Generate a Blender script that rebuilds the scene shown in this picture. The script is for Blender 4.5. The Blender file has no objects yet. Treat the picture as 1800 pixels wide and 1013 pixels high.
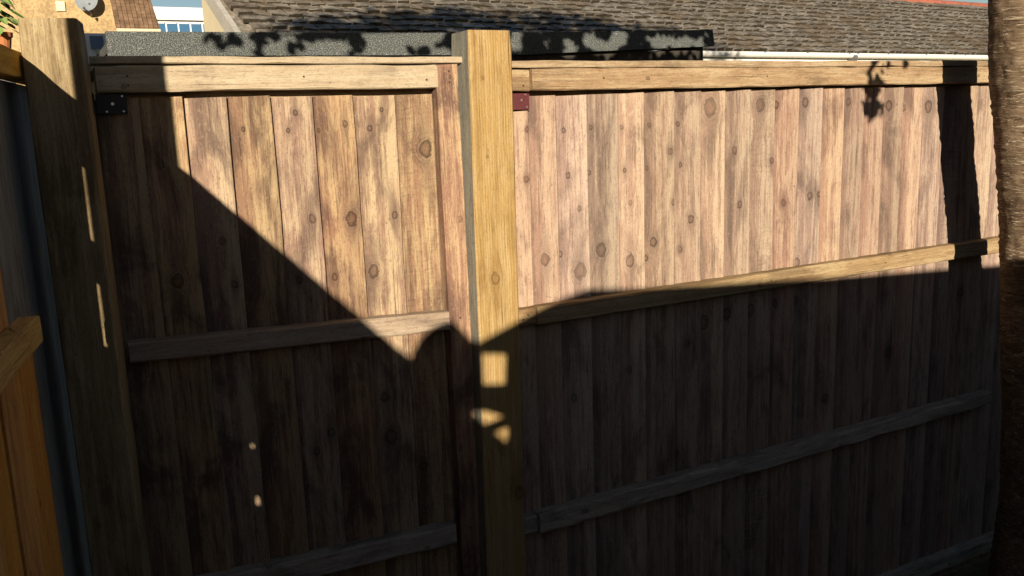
import bpy, bmesh, math, random
from mathutils import Vector, Matrix, noise
random.seed(7)
S = bpy.context.scene
C = S.collection
rad = math.radians

# ------------------------------------------------------------------ camera
cd = bpy.data.cameras.new('camera'); cam = bpy.data.objects.new('camera', cd); C.objects.link(cam)
cd.sensor_width = 36; cd.lens = 30.78; cd.clip_end = 500; cd.clip_start = 0.02
cam.matrix_world = Matrix(((0.8803, 0.1192, -0.4592, 0), (-0.4731, 0.1485, -0.8684, 0),
                           (-0.0353, 0.9817, 0.1871, 1.70), (0, 0, 0, 1)))
S.camera = cam
# ------------------------------------------------------------------ sky and sun (low autumn sun, behind the camera to its left)
SUN = Vector((0.393, 0.887, -0.242)).normalized()          # direction of travel
w = bpy.data.worlds.new('World'); S.world = w; w.use_nodes = True
nt = w.node_tree; sky = nt.nodes.new('ShaderNodeTexSky'); sky.sky_type = 'NISHITA'; sky.sun_disc = False
sky.sun_elevation = rad(14.0); sky.sun_rotation = math.atan2(-SUN.x, -SUN.y); sky.dust_density = 0.4; sky.ozone_density = 1.8
bg = nt.nodes['Background']; bg.inputs[1].default_value = 0.05
nt.links.new(sky.outputs[0], bg.inputs[0])
sl = bpy.data.lights.new('sun', 'SUN'); sl.energy = 5.0; sl.angle = rad(0.5); sl.color = (1.0, 0.86, 0.66)
so = bpy.data.objects.new('sun', sl); C.objects.link(so); so.location = (-5, -10, 8)
so.rotation_euler = SUN.to_track_quat('-Z', 'Y').to_euler()
S.view_settings.view_transform = 'Standard'; S.view_settings.look = 'None'
S.view_settings.exposure = 0.65; S.view_settings.gamma = 1.0

# ------------------------------------------------------------------ helpers
def mesh_obj(name, verts, faces, mat=None, parent=None, smooth=False, mats=None):
    me = bpy.data.meshes.new(name); me.from_pydata([tuple(v) for v in verts], [], faces); me.update()
    bm = bmesh.new(); bm.from_mesh(me); bmesh.ops.recalc_face_normals(bm, faces=bm.faces); bm.to_mesh(me); bm.free()
    o = bpy.data.objects.new(name, me); C.objects.link(o)
    for m in (mats or ([mat] if mat else [])): me.materials.append(m)
    if parent: o.parent = parent
    if smooth: me.shade_smooth()
    return o
def thing(name, label, cat, loc=(0, 0, 0), rz=0.0, group=None):
    o = bpy.data.objects.new(name, None); C.objects.link(o); o.location = loc; o.rotation_euler = (0, 0, rz)
    tag(o, label, cat, group); o.empty_display_size = 0.1
    return o
def tag(o, label, cat, group=None):
    o['label'] = label; o['category'] = cat
    if group: o['group'] = group
def structure(o): o['kind'] = 'structure'; return o
BOXF = [(0, 1, 3, 2), (4, 6, 7, 5), (0, 4, 5, 1), (2, 3, 7, 6), (0, 2, 6, 4), (1, 5, 7, 3)]
def boxv(x0, x1, y0, y1, z0, z1): return [(x, y, z) for x in (x0, x1) for y in (y0, y1) for z in (z0, z1)]
def box(name, x0, x1, y0, y1, z0, z1, mat, parent=None, bev=0.0):
    """box whose origin is its own centre"""
    c = Vector(((x0+x1)/2, (y0+y1)/2, (z0+z1)/2))
    o = mesh_obj(name, [Vector(v)-c for v in boxv(x0, x1, y0, y1, z0, z1)], BOXF, mat, parent); o.location = c
    if bev:
        bm = bmesh.new(); bm.from_mesh(o.data)
        bmesh.ops.bevel(bm, geom=bm.edges[:], offset=bev, segments=2, affect='EDGES', profile=0.6)
        bm.to_mesh(o.data); bm.free()
    return o
def multi(parts):
    V, F = [], []
    for v, f in parts:
        n = len(V); V += list(v); F += [tuple(i+n for i in q) for q in f]
    return V, F
def tube(pts, radii, n=10, cap=True):
    V, F = [], []
    for i, p in enumerate(pts):
        p = Vector(p); d = (Vector(pts[min(i+1, len(pts)-1)])-Vector(pts[max(i-1, 0)])).normalized()
        a = d.orthogonal().normalized() if i == 0 else (a - d*a.dot(d)).normalized()
        b = d.cross(a)
        for k in range(n):
            t = 2*math.pi*k/n; V.append(p+(a*math.cos(t)+b*math.sin(t))*radii[i])
    for i in range(len(pts)-1):
        for k in range(n): F.append((i*n+k, i*n+(k+1) % n, (i+1)*n+(k+1) % n, (i+1)*n+k))
    if cap: F.append(tuple(range(n))); F.append(tuple(range(len(V)-n, len(V))))
    return V, F

# ------------------------------------------------------------------ materials
class NB:
    def __init__(s, name):
        s.m = bpy.data.materials.new(name); s.m.use_nodes = True; s.t = s.m.node_tree
        s.b = s.t.nodes['Principled BSDF']; s.b.inputs['Specular IOR Level'].default_value = 0.25
    def n(s, typ, ins=None, **kw):
        nd = s.t.nodes.new('ShaderNode'+typ)
        for k, v in kw.items(): setattr(nd, k, v)
        for k, v in (ins or {}).items():
            if hasattr(v, 'node'): s.t.links.new(v, nd.inputs[k])
            else: nd.inputs[k].default_value = v
        return nd
    def math(s, op, a, b=0.0, c=0.0, clamp=False):
        return s.n('Math', {0: a, 1: b, 2: c}, operation=op, use_clamp=clamp).outputs[0]
    def vec(s, x, y, z): return s.n('CombineXYZ', {0: x, 1: y, 2: z}).outputs[0]
    def noise(s, v, scale, detail=3, rough=0.55, dist=0.0):
        return s.n('TexNoise', {'Vector': v, 'Scale': scale, 'Detail': detail, 'Roughness': rough, 'Distortion': dist}).outputs[0]
    def step(s, v, lo, hi, a=0.0, b=1.0):
        return s.n('MapRange', {0: v, 1: lo, 2: hi, 3: a, 4: b}, interpolation_type='SMOOTHSTEP').outputs[0]
    def mix(s, f, a, b, mode='MIX'):
        nd = s.n('Mix', data_type='RGBA', blend_type=mode)
        for k, v in ((0, f), (6, a), (7, b)):
            if hasattr(v, 'node'): s.t.links.new(v, nd.inputs[k])
            else: nd.inputs[k].default_value = (tuple(v)+(1,))[:4] if isinstance(v, (tuple, list)) else v
        return nd.outputs[2]
    def out(s, col, rough=0.8, bump=None, bs=0.3, bd=0.002):
        if hasattr(col, 'node'): s.t.links.new(col, s.b.inputs['Base Color'])
        else: s.b.inputs['Base Color'].default_value = tuple(col)+(1,)
        if hasattr(rough, 'node'): s.t.links.new(rough, s.b.inputs['Roughness'])
        else: s.b.inputs['Roughness'].default_value = rough
        if bump is not None:
            bn = s.n('Bump', {'Height': bump, 'Strength': bs, 'Distance': bd})
            s.t.links.new(bn.outputs[0], s.b.inputs['Normal'])
        return s.m

def wood(name, pale, mid, dark, axis='Z', worn=0.5, cloud=0.5, knots=1.0, knot_r=0.013, var=0.25, saw=0.0, lines=0.0, hue=0.012, cells=3.1, edge=0.0, own=False):
    """weathered softwood: pale where worn, mid where weathered, dark clouds, fine grain, knots, checks"""
    b = NB(name)
    tc = b.n('TexCoord').outputs['Object']; rnd = b.n('ObjectInfo').outputs['Random']
    sp = b.n('SeparateXYZ', {0: tc}).outputs
    a, d, l = (sp[0], sp[1], sp[2]) if axis == 'Z' else (sp[2], sp[1], sp[0])
    fr = lambda m: b.math('FRACT', b.math('MULTIPLY', rnd, m))
    off = b.math('MULTIPLY', rnd, 57.0)
    # knots: one candidate in each cell, cells about a board wide
    A = b.math('MULTIPLY_ADD', a, 8.0, b.math('MULTIPLY_ADD', b.math('FLOOR', b.math('MULTIPLY', rnd, 91.0)), 3.0, 0.5))
    Lz = b.math('MULTIPLY_ADD', l, cells, b.math('MULTIPLY', fr(5.3), 0.6))
    vo = b.n('TexVoronoi', {'Vector': b.vec(A, Lz, 0.0), 'Scale': 1.0, 'Randomness': 0.95}, voronoi_dimensions='2D', feature='F1')
    ps = b.n('SeparateXYZ', {0: vo.outputs['Position']}).outputs
    rc = b.n('SeparateColor', {0: vo.outputs['Color']}).outputs
    dx = b.math('DIVIDE', b.math('SUBTRACT', A, ps[0]), 8.0)
    dz = b.math('MULTIPLY', b.math('DIVIDE', b.math('SUBTRACT', Lz, ps[1]), cells), b.math('MULTIPLY_ADD', rc[1], 0.5, 0.55))
    wob = b.noise(tc, 85.0, 4, 0.7)
    if own:
        best = None
        for q in range(1, 7):
            at = b.n('SeparateXYZ', {0: b.n('Attribute', attribute_type='OBJECT', attribute_name='knot%d' % q).outputs['Vector']}).outputs
            ex = b.math('SUBTRACT', a, at[0]); ez = b.math('MULTIPLY', b.math('SUBTRACT', l, at[1]), 0.74)
            el = b.math('SQRT', b.math('ADD', b.math('MULTIPLY', ex, ex), b.math('MULTIPLY', ez, ez)))
            el = b.math('MULTIPLY_ADD', b.math('SUBTRACT', wob, 0.5), b.math('MULTIPLY', at[2], 1.5), el)
            ek = b.math('DIVIDE', el, b.math('MAXIMUM', at[2], 0.0001))
            es = b.math('MULTIPLY', ez, 0.27); es = b.math('DIVIDE', b.math('SQRT', b.math('ADD', b.math('MULTIPLY', ex, ex), b.math('MULTIPLY', es, es))), b.math('MAXIMUM', at[2], 0.0001))
            smoke = es if best is None else b.math('MINIMUM', es, smoke)
            if best is None: best = (ek, ex)
            else:
                less = b.math('LESS_THAN', ek, best[0])
                best = (b.math('MINIMUM', ek, best[0]), b.math('MULTIPLY_ADD', less, b.math('SUBTRACT', ex, best[1]), best[1]))
    dist = b.math('SQRT', b.math('ADD', b.math('MULTIPLY', dx, dx), b.math('MULTIPLY', dz, dz)))
    dist = b.math('MULTIPLY_ADD', b.math('SUBTRACT', wob, 0.5), 0.014, dist)
    r = b.math('MULTIPLY_ADD', b.math('POWER', b.math('MAXIMUM', b.math('DIVIDE', b.math('SUBTRACT', rc[0], 0.2), 0.8), 0.0), 3.0), knot_r*0.8, 0.0034)
    on = b.math('MULTIPLY', b.math('MULTIPLY', b.step(rc[0], 0.20, 0.26), b.step(b.math('ABSOLUTE', b.math('SUBTRACT', a, dx)), 0.030, 0.040, 1.0, 0.0)), knots)
    k = b.math('DIVIDE', dist, r)
    if own: k, dx = best; on = b.math('ADD', knots, 0.0)
    clo = b.noise(b.vec(b.math('MULTIPLY_ADD', a, 11.0, b.math('MULTIPLY', off, 2.1)), b.math('MULTIPLY', d, 8.0), b.math('MULTIPLY', l, 4.2)), 1.0, 6, 0.62, 0.9)
    core = b.math('MULTIPLY', b.step(k, 0.4, 1.2, 1.0, 0.0), on)
    ring = b.math('MULTIPLY', b.math('MULTIPLY', b.math('MULTIPLY', b.step(k, 0.6, 1.0), b.step(k, 1.0, 1.45, 1.0, 0.0)), b.step(clo, 0.2, 0.45)), on)
    halo = b.math('MULTIPLY', b.step(k, 0.8, 3.4, 1.0, 0.0), on)
    a2 = b.math('SUBTRACT', a, b.math('MULTIPLY', b.math('MULTIPLY', dx, halo), 0.7))
    a3 = b.math('ADD', a2, b.math('MULTIPLY', b.math('SUBTRACT', b.noise(b.vec(b.math('ADD', b.math('MULTIPLY', a, 6.0), off), off, b.math('MULTIPLY', l, 2.5)), 1.0, 2), 0.5), 0.012))
    N = lambda fa, fd, fl, det, ro, di=0.0, o=1.0: b.noise(b.vec(b.math('MULTIPLY_ADD', a3, fa, b.math('MULTIPLY', off, o)), b.math('MULTIPLY', d, fd), b.math('MULTIPLY', l, fl)), 1.0, det, ro, di)
    hair = N(520.0, 400.0, 22.0, 3, 0.6)                 # single fibres
    fine = N(190.0, 150.0, 7.0, 6, 0.75, 0.25)            # grain
    grow = N(70.0, 60.0, 1.1, 3, 0.55, 0.15, 1.3)          # growth bands
    patch = N(26.0, 18.0, 6.5, 8, 0.74, 0.9, 1.7)        # worn patches
    spk = b.noise(b.vec(b.math('MULTIPLY_ADD', a, 170.0, off), b.math('MULTIPLY', d, 100.0), b.math('MULTIPLY', l, 90.0)), 1.0, 4, 0.7)
    gm = b.math('ADD', b.math('MULTIPLY', b.math('SUBTRACT', fine, 0.5), 0.5), b.math('ADD', b.math('MULTIPLY', b.math('SUBTRACT', hair, 0.5), 0.25), b.math('MULTIPLY', b.math('SUBTRACT', grow, 0.5), 0.75)))
    if edge: gm = b.math('MULTIPLY_ADD', a, edge, gm)
    wm = b.step(b.math('ADD', patch, gm), 0.50-0.2*worn, 0.80-0.2*worn)
    col = b.mix(wm, mid, pale)
    cm = b.math('MULTIPLY', b.step(b.math('MULTIPLY_ADD', gm, -0.35, clo), 0.58-0.22*cloud, 0.84-0.22*cloud), 0.9)
    col = b.mix(cm, col, dark)
    col = b.mix(b.math('MULTIPLY', b.step(b.math('MULTIPLY_ADD', hair, 0.45, b.math('MULTIPLY', fine, 0.55)), 0.35, 0.50, 1.0, 0.0), 0.42), col, tuple(x*0.5 for x in dark))
    col = b.mix(b.math('MULTIPLY', b.step(spk, 0.56, 0.70), 0.45), col, pale)
    col = b.mix(b.math('MULTIPLY', b.step(spk, 0.30, 0.42, 1.0, 0.0), 0.5), col, tuple(x*0.6 for x in dark))
    if lines:
        wv = b.n('TexWave', {'Vector': b.vec(a3, b.math('MULTIPLY', d, 0.6), b.math('MULTIPLY', l, 0.012)), 'Scale': 46.0, 'Distortion': 2.0, 'Detail': 3.0, 'Detail Scale': 0.8}, wave_type='BANDS', bands_direction='X').outputs[1]
        col = b.mix(b.math('MULTIPLY', b.step(wv, 0.0, 0.5, 1.0, 0.0), lines), col, tuple(x*0.8 for x in dark))
    cr = N(400.0, 0.0, 3.6, 3, 0.5, 0.0, 2.7)
    crack = b.math('MULTIPLY', b.step(cr, 0.64, 0.70), b.step(N(20.0, 0.0, 3.0, 2, 0.5, 0.0, 3.1), 0.46, 0.58))
    sp2 = b.noise(b.vec(b.math('MULTIPLY_ADD', a, 420.0, off), b.math('MULTIPLY', d, 200.0), b.math('MULTIPLY', l, 150.0)), 1.0, 3, 0.7)
    col = b.mix(b.math('MULTIPLY', b.step(sp2, 0.32, 0.46, 1.0, 0.0), 0.5), col, tuple(x*0.7 for x in dark))
    col = b.mix(b.math('MULTIPLY', crack, 0.75), col, tuple(x*0.25 for x in dark))
    arc = b.n('TexWave', {'Vector': b.vec(k, 0.0, 0.0), 'Scale': 0.55, 'Distortion': 2.5, 'Detail': 3.0}, wave_type='BANDS', bands_direction='X').outputs[1]
    col = b.mix(b.math('MULTIPLY', b.math('MULTIPLY', halo, b.step(arc, 0.45, 0.8)), 0.28), col, pale)
    col = b.mix(b.math('MULTIPLY', b.math('MULTIPLY', halo, b.step(arc, 0.1, 0.4, 1.0, 0.0)), 0.35), col, tuple(x*0.8 for x in dark))
    sub = b.n('TexWave', {'Vector': b.vec(k, 0.0, 0.0), 'Scale': 1.1, 'Distortion': 1.5, 'Detail': 2.0}, wave_type='BANDS', bands_direction='X').outputs[1]
    kb = (mid[0]*0.60, mid[1]*0.47, mid[2]*0.40)
    kcol = b.mix(b.math('MULTIPLY_ADD', sp2, 0.6, b.math('MULTIPLY', sub, 0.5)), tuple(x*0.45 for x in kb), kb)
    col = b.mix(b.math('MULTIPLY', halo, b.math('MULTIPLY', b.step(rc[2], 0.4, 0.6), 0.35)), col, dark)
    if own: col = b.mix(b.math('MULTIPLY', b.math('MULTIPLY', b.step(smoke, 0.5, 2.6, 1.0, 0.0), b.step(b.math('ADD', clo, gm), 0.3, 0.6)), 0.5), col, dark)
    col = b.mix(b.math('MULTIPLY', core, b.math('MULTIPLY_ADD', spk, 0.9, 0.05)), col, kcol)
    col = b.mix(b.math('MULTIPLY', ring, b.math('MULTIPLY_ADD', rc[1], 0.35, 0.45)), col, tuple(x*0.35 for x in dark))
    hs = b.n('HueSaturation', {'Hue': b.math('MULTIPLY_ADD', fr(13.7), hue, 0.5-hue*0.5), 'Saturation': b.math('MULTIPLY_ADD', fr(29.3), 0.25, 0.88),
                               'Value': b.math('MULTIPLY_ADD', fr(7.9), var, 1.0-var*0.5), 'Color': col}).outputs[0]
    h = b.math('ADD', b.math('MULTIPLY', fine, 0.8), b.math('ADD', b.math('MULTIPLY', hair, 0.4), b.math('MULTIPLY', spk, 0.5)))
    h = b.math('MULTIPLY_ADD', crack, -1.2, h)
    h = b.math('MULTIPLY_ADD', ring, -0.8, b.math('MULTIPLY_ADD', core, 0.5, h))
    if saw:
        zz = b.math('ADD', l, b.math('MULTIPLY', b.math('SUBTRACT', b.noise(b.vec(b.math('MULTIPLY', a, 22.0), 0.0, b.math('MULTIPLY', l, 9.0)), 1.0, 2), 0.5), 0.02))
        sw = b.noise(b.vec(b.math('MULTIPLY', a, 9.0), 0.0, b.math('MULTIPLY', zz, 85.0)), 1.0, 3, 0.6)
        h = b.math('MULTIPLY_ADD', b.math('MULTIPLY', sw, b.step(clo, 0.3, 0.5)), saw, h)
    return b.out(hs, 0.85, h, 0.7, 0.0022)

LW = dict(worn=0.55, cloud=0.74, var=0.22, edge=2.2, cells=3.6, own=True)
BOARD_L = wood('weathered_board', (0.42, 0.308, 0.19), (0.275, 0.168, 0.115), (0.115, 0.072, 0.055), **LW)
BOARD_LS = wood('weathered_sawn_board', (0.42, 0.308, 0.19), (0.275, 0.168, 0.115), (0.115, 0.072, 0.055), saw=4.0, **LW)
RW = dict(worn=0.48, cloud=0.64, var=0.44, knot_r=0.016, edge=3.2, hue=0.016, cells=4.4, own=True)
BOARD_R = wood('weathered_board_pink', (0.405, 0.305, 0.23), (0.285, 0.188, 0.146), (0.135, 0.092, 0.075), **RW)
BOARD_RS = wood('weathered_sawn_board_pink', (0.405, 0.305, 0.23), (0.285, 0.188, 0.146), (0.135, 0.092, 0.075), saw=4.0, **RW)
RAIL_X = wood('weathered_rail', (0.41, 0.31, 0.185), (0.31, 0.205, 0.11), (0.17, 0.112, 0.062), axis='X', worn=0.5, cloud=0.5, var=0.12, cells=2.2)
RAIL_PALE = wood('pale_rail', (0.46, 0.39, 0.27), (0.40, 0.315, 0.21), (0.22, 0.165, 0.12), axis='X', worn=0.55, cloud=0.25, var=0.06, cells=2.2)
RAIL_GREY = wood('grey_rail', (0.50, 0.43, 0.35), (0.37, 0.315, 0.26), (0.16, 0.13, 0.108), axis='X', worn=0.5, cloud=0.5, var=0.08, cells=2.2)
RAIL_GP = wood('grey_pale_rail', (0.42, 0.34, 0.255), (0.34, 0.26, 0.19), (0.17, 0.125, 0.095), axis='X', worn=0.5, cloud=0.35, var=0.05, cells=2.2)
POST_M = wood('new_yellow_post', (0.45, 0.32, 0.16), (0.385, 0.245, 0.095), (0.22, 0.125, 0.042), worn=0.5, cloud=0.34, knots=0.8, var=0.03, lines=0.30, cells=2.0, knot_r=0.014, own=True)
POST_SIDE = wood('grey_post_side', (0.27, 0.26, 0.215), (0.21, 0.20, 0.165), (0.11, 0.10, 0.085), worn=0.5, cloud=0.3, knots=0.3, var=0.03)
POST_C = wood('old_mottled_post', (0.42, 0.345, 0.215), (0.30, 0.23, 0.13), (0.15, 0.105, 0.058), worn=0.5, cloud=0.6, knots=0.6, var=0.03)
ORANGE = wood('orange_board', (0.70, 0.40, 0.10), (0.62, 0.31, 0.065), (0.34, 0.15, 0.035), worn=0.5, cloud=0.35, var=0.15)
ORANGE_X = wood('orange_rail', (0.70, 0.45, 0.14), (0.62, 0.36, 0.095), (0.36, 0.18, 0.05), axis='X', worn=0.5, cloud=0.35, var=0.1)
BLUEGREY = wood('blue_grey_board', (0.33, 0.34, 0.335), (0.25, 0.255, 0.25), (0.13, 0.13, 0.125), worn=0.5, cloud=0.4, var=0.1)

def plain(name, col, rough=0.7, noise_scale=0, amt=0.15, bs=0.2, bd=0.002, metal=0.0):
    b = NB(name); b.b.inputs['Metallic'].default_value = metal
    if not noise_scale: return b.out(col, rough)
    tc = b.n('TexCoord').outputs['Object']
    n1 = b.noise(tc, noise_scale, 5, 0.6); n2 = b.noise(tc, noise_scale*0.13, 3)
    f = b.math('ADD', b.math('MULTIPLY', n1, 0.6), b.math('MULTIPLY', n2, 0.4))
    c = b.mix(b.step(f, 0.35, 0.65), tuple(x*(1-amt) for x in col), tuple(min(1, x*(1+amt)) for x in col))
    return b.out(c, rough, n1, bs, bd)
def felt_mat():
    b = NB('mineral_felt'); tc = b.n('TexCoord').outputs['Object']
    n = b.noise(tc, 260.0, 2, 0.6); n2 = b.noise(tc, 70.0, 4, 0.7); n3 = b.noise(tc, 5.0, 3)
    c = b.mix(b.step(n, 0.42, 0.66), (0.045, 0.052, 0.054), (0.20, 0.215, 0.21))
    c = b.mix(b.step(n2, 0.55, 0.75), c, (0.28, 0.29, 0.27)); c = b.mix(b.math('MULTIPLY', b.step(n3, 0.5, 0.7), 0.4), c, (0.09, 0.10, 0.09))
    return b.out(c, 0.9, n, 0.8, 0.003)
def bark_mat():
    b = NB('cherry_bark'); tc = b.n('TexCoord').outputs['Object']
    sp = b.n('SeparateXYZ', {0: tc}).outputs
    ang = b.math('ARCTAN2', sp[1], sp[0])
    v = b.vec(b.math('MULTIPLY', ang, 1.0), b.math('MULTIPLY', sp[2], 16.0), 0.0)
    st = b.noise(b.vec(b.math('MULTIPLY', ang, 1.2), b.math('MULTIPLY', sp[2], 26.0), sp[1]), 1.6, 6, 0.7, 0.9)
    le = b.noise(b.vec(b.math('MULTIPLY', ang, 4.4), b.math('MULTIPLY', sp[2], 92.0), 0.0), 1.5, 5, 0.65, 0.9)
    bl = b.noise(tc, 7.0, 4, 0.65)
    c = b.mix(b.step(bl, 0.35, 0.65), (0.10, 0.064, 0.038), (0.18, 0.122, 0.076))
    c = b.mix(b.math('MULTIPLY', b.step(st, 0.42, 0.66), 0.7), c, (0.27, 0.205, 0.14))
    c = b.mix(b.step(le, 0.56, 0.65), c, (0.45, 0.37, 0.265))
    c = b.mix(b.step(le, 0.33, 0.42, 1.0, 0.0), c, (0.055, 0.038, 0.026))
    h = b.math('MULTIPLY_ADD', le, 1.0, b.math('MULTIPLY', st, 0.8))
    return b.out(c, 0.8, h, 1.0, 0.009)
def tile_mat(name, dark, light, moss, ms=0.6):
    b = NB(name); tc = b.n('TexCoord').outputs['Object']; geo = b.n('NewGeometry').outputs['Position']
    rnd = b.n('NewGeometry').outputs['Random Per Island']
    n1 = b.noise(geo, 9.0, 5, 0.65); n2 = b.noise(geo, 1.6, 4, 0.6); n3 = b.noise(geo, 40.0, 3)
    c = b.mix(b.step(n1, 0.35, 0.65), dark, light)
    c = b.mix(b.math('MULTIPLY', b.step(n2, 0.45, 0.65), ms), c, moss)
    c = b.mix(b.step(n3, 0.60, 0.72), c, tuple(x*0.45 for x in dark))
    orn = b.n('ObjectInfo').outputs['Random']
    va = b.math('MULTIPLY_ADD', b.math('FRACT', b.math('ADD', rnd, orn)), 0.35, 0.82)
    c = b.n('HueSaturation', {'Value': va, 'Color': c}).outputs[0]
    return b.out(c, 0.7, b.math('ADD', n1, b.math('MULTIPLY', n3, 0.5)), 0.6, 0.01)
def leaf_mat(name, c1, c2):
    b = NB(name); rnd = b.n('NewGeometry').outputs['Random Per Island']
    c = b.mix(rnd, c1, c2); b.b.inputs['Transmission Weight'].default_value = 0.0
    return b.out(c, 0.55)
def soil_mat():
    b = NB('damp_soil'); tc = b.n('TexCoord').outputs['Object']
    n = b.noise(tc, 14.0, 6, 0.7); n2 = b.noise(tc, 0.8, 4)
    c = b.mix(b.step(n, 0.35, 0.65), (0.03, 0.022, 0.015), (0.10, 0.078, 0.055)); c = b.mix(b.math('MULTIPLY', b.step(n2, 0.45, 0.6), 0.6), c, (0.05, 0.06, 0.025))
    return b.out(c, 0.9, n, 1.0, 0.03)
FELT = felt_mat(); BARK = bark_mat()
SLATE = tile_mat('grey_roof_tile', (0.11, 0.093, 0.072), (0.29, 0.262, 0.222), (0.145, 0.105, 0.066), 0.85)
BROWN_TILE = tile_mat('brown_roof_tile', (0.14, 0.085, 0.05), (0.24, 0.15, 0.09), (0.18, 0.12, 0.075), 0.3)
RED = plain('red_ridge', (0.30, 0.10, 0.065), 0.75, 12, 0.25)
WHITE = plain('white_plastic', (0.80, 0.79, 0.75), 0.4)
CREAM = plain('cream_render', (0.62, 0.55, 0.38), 0.85, 40, 0.06)
YELLOW_CREAM = plain('yellow_cream_render', (0.55, 0.50, 0.26), 0.85, 40, 0.06)
TAN = plain('tan_pebbledash', (0.42, 0.30, 0.155), 0.9, 26, 0.30, 0.6, 0.02)
BLACK_METAL = plain('black_bracket', (0.018, 0.016, 0.018), 0.45, 200, 0.2)
MAROON_METAL = plain('maroon_bracket', (0.10, 0.028, 0.032), 0.45, 200, 0.15)
SCREW = plain('screw_steel', (0.55, 0.53, 0.48), 0.35, metal=0.8)
GREYPL = plain('grey_plastic', (0.12, 0.12, 0.125), 0.5)
DISH = plain('dish_grey', (0.20, 0.225, 0.25), 0.5, 30, 0.1)
GLASS = plain('window_glass', (0.05, 0.13, 0.24), 0.08)
SHEDW = plain('dark_shed_wall', (0.045, 0.04, 0.035), 0.8, 20, 0.3)
SOIL = soil_mat()
TERRA = plain('terracotta', (0.42, 0.16, 0.065), 0.8, 30, 0.2)
LEAF = leaf_mat('cherry_leaf', (0.035, 0.07, 0.015), (0.11, 0.14, 0.03))
PLANT = leaf_mat('plant_leaf', (0.06, 0.16, 0.03), (0.22, 0.34, 0.10))
DRYLEAF = leaf_mat('dry_leaf', (0.09, 0.035, 0.012), (0.13, 0.05, 0.02))
STUBM = plain('torn_wood', (0.36, 0.13, 0.04), 0.8, 60, 0.4)

# ------------------------------------------------------------------ timber shapes
def rail(name, parent, x0, x1, y0, y1, zb0, zt0, zb1, zt1, mat, jit=0.0012, ch=0.003, step=0.05, seed=0):
    """sawn timber along local x, front at y0, slightly uneven edges; (zb0,zt0) at x0 and (zb1,zt1) at x1"""
    n = max(2, int((x1-x0)/step)); V, F = [], []
    cx, cz = (x0+x1)/2, (zb0+zt0+zb1+zt1)/4; cy = (y0+y1)/2
    for i in range(n+1):
        t = i/n; x = x0+(x1-x0)*t; zb = zb0+(zb1-zb0)*t; zt = zt0+(zt1-zt0)*t
        j = lambda k: noise.noise(Vector((x*9+seed, k*7.3, seed*1.7)))*jit*2+noise.noise(Vector((x*40+seed, k*3.3, 5)))*jit
        c1 = ch*(1+0.8*noise.noise(Vector((x*14, seed, 1)))); c2 = ch*(1+0.8*noise.noise(Vector((x*14, seed, 9))))
        for (yy, zz, k) in ((y0, zb+c2, 0), (y0, zt-c1, 1), (y0+c1, zt, 2), (y1, zt, 3), (y1, zb, 4), (y0+c2, zb, 5)):
            V.append((x-cx, yy-cy+(j(k) if k < 2 else 0), zz-cz+(j(k+10) if k not in (3, 4) else 0)))
    for i in range(n):
        for k in range(6): F.append((i*6+k, i*6+(k+1) % 6, (i+1)*6+(k+1) % 6, (i+1)*6+k))
    F.append(tuple(range(6))); F.append(tuple(range(n*6, n*6+6)))
    o = mesh_obj(name, V, F, mat, parent); o.location = (cx, cy, cz); return o
def board(name, parent, x0, w, yback, z0, z1, mat, tilt=0.0, thick=(0.005, 0.011), lift=0.008, seed=0.0, edge=0.0008, bow=0.0, rb=0.0042):
    """feather-edged board: thin left edge tucked under its neighbour, thick right edge proud"""
    n = 14; V, F = [], []
    for i in range(n+1):
        t = i/n; z = (z1-z0)*t
        e = lambda q: edge*2.2*noise.noise(Vector((z*7+seed*3, q, seed)))+edge*noise.noise(Vector((z*31+seed, q, 2)))
        b = bow*math.sin(math.pi*t)
        zl = z; zr = z + (0.004*noise.noise(Vector((seed*5, 3, 1)))+0.001 if i == n else 0)
        V += [(e(0)+b, -thick[0], zl), (w-rb+e(1)+b, -lift-thick[1], zr), (w+e(1)+b, -lift-thick[1]+rb*0.9, zr), (w+e(1)+b, -lift, zr), (e(0)+b, 0.0, zl)]
    for i in range(n):
        for k in range(5): F.append((i*5+k, i*5+(k+1) % 5, (i+1)*5+(k+1) % 5, (i+1)*5+k))
    F.append((0, 1, 2, 3, 4)); F.append(tuple(range(n*5, n*5+5)))
    o = mesh_obj(name, [(x-w/2, y, z-0.9) for x, y, z in V], F, mat, parent)
    o.location = (x0+w/2, yback, z0+0.9); o.rotation_euler = (0, tilt, 0); return o
def set_knots(o, ks):
    for q in range(6):
        if q < len(ks): x, z, r = ks[q]; o['knot%d' % (q+1)] = (x-o.location.x, z-o.location.z, r*0.66)
        else: o['knot%d' % (q+1)] = (0.0, 99.0, 0.01)
KL = {4: [(-0.367, 1.735, 0.0062), (-0.385, 1.697, 0.0049), (-0.388, 1.364, 0.0089), (-0.349, 1.499, 0.0102), (-0.344, 0.993, 0.0107), (-0.38, 0.952, 0.0093)], 5: [(-0.258, 1.707, 0.0072), (-0.316, 1.695, 0.0051), (-0.305, 1.361, 0.0086), (-0.258, 1.492, 0.016), (-0.313, 0.943, 0.0082)], 6: [(-0.202, 1.695, 0.0067), (-0.173, 1.736, 0.0054), (-0.214, 1.365, 0.0151), (-0.157, 1.493, 0.0097), (-0.198, 0.953, 0.0186), (-0.207, 1.056, 0.0113), (-0.206, 0.797, 0.0101)], 7: [(-0.07, 1.643, 0.0184), (-0.12, 0.86, 0.0104)], 3: [(-0.481, 1.703, 0.0047)], 1: [(-0.644, 1.388, 0.0148)], 2: [(-0.547, 1.467, 0.0082), (-0.53, 1.369, 0.0084)]}
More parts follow.
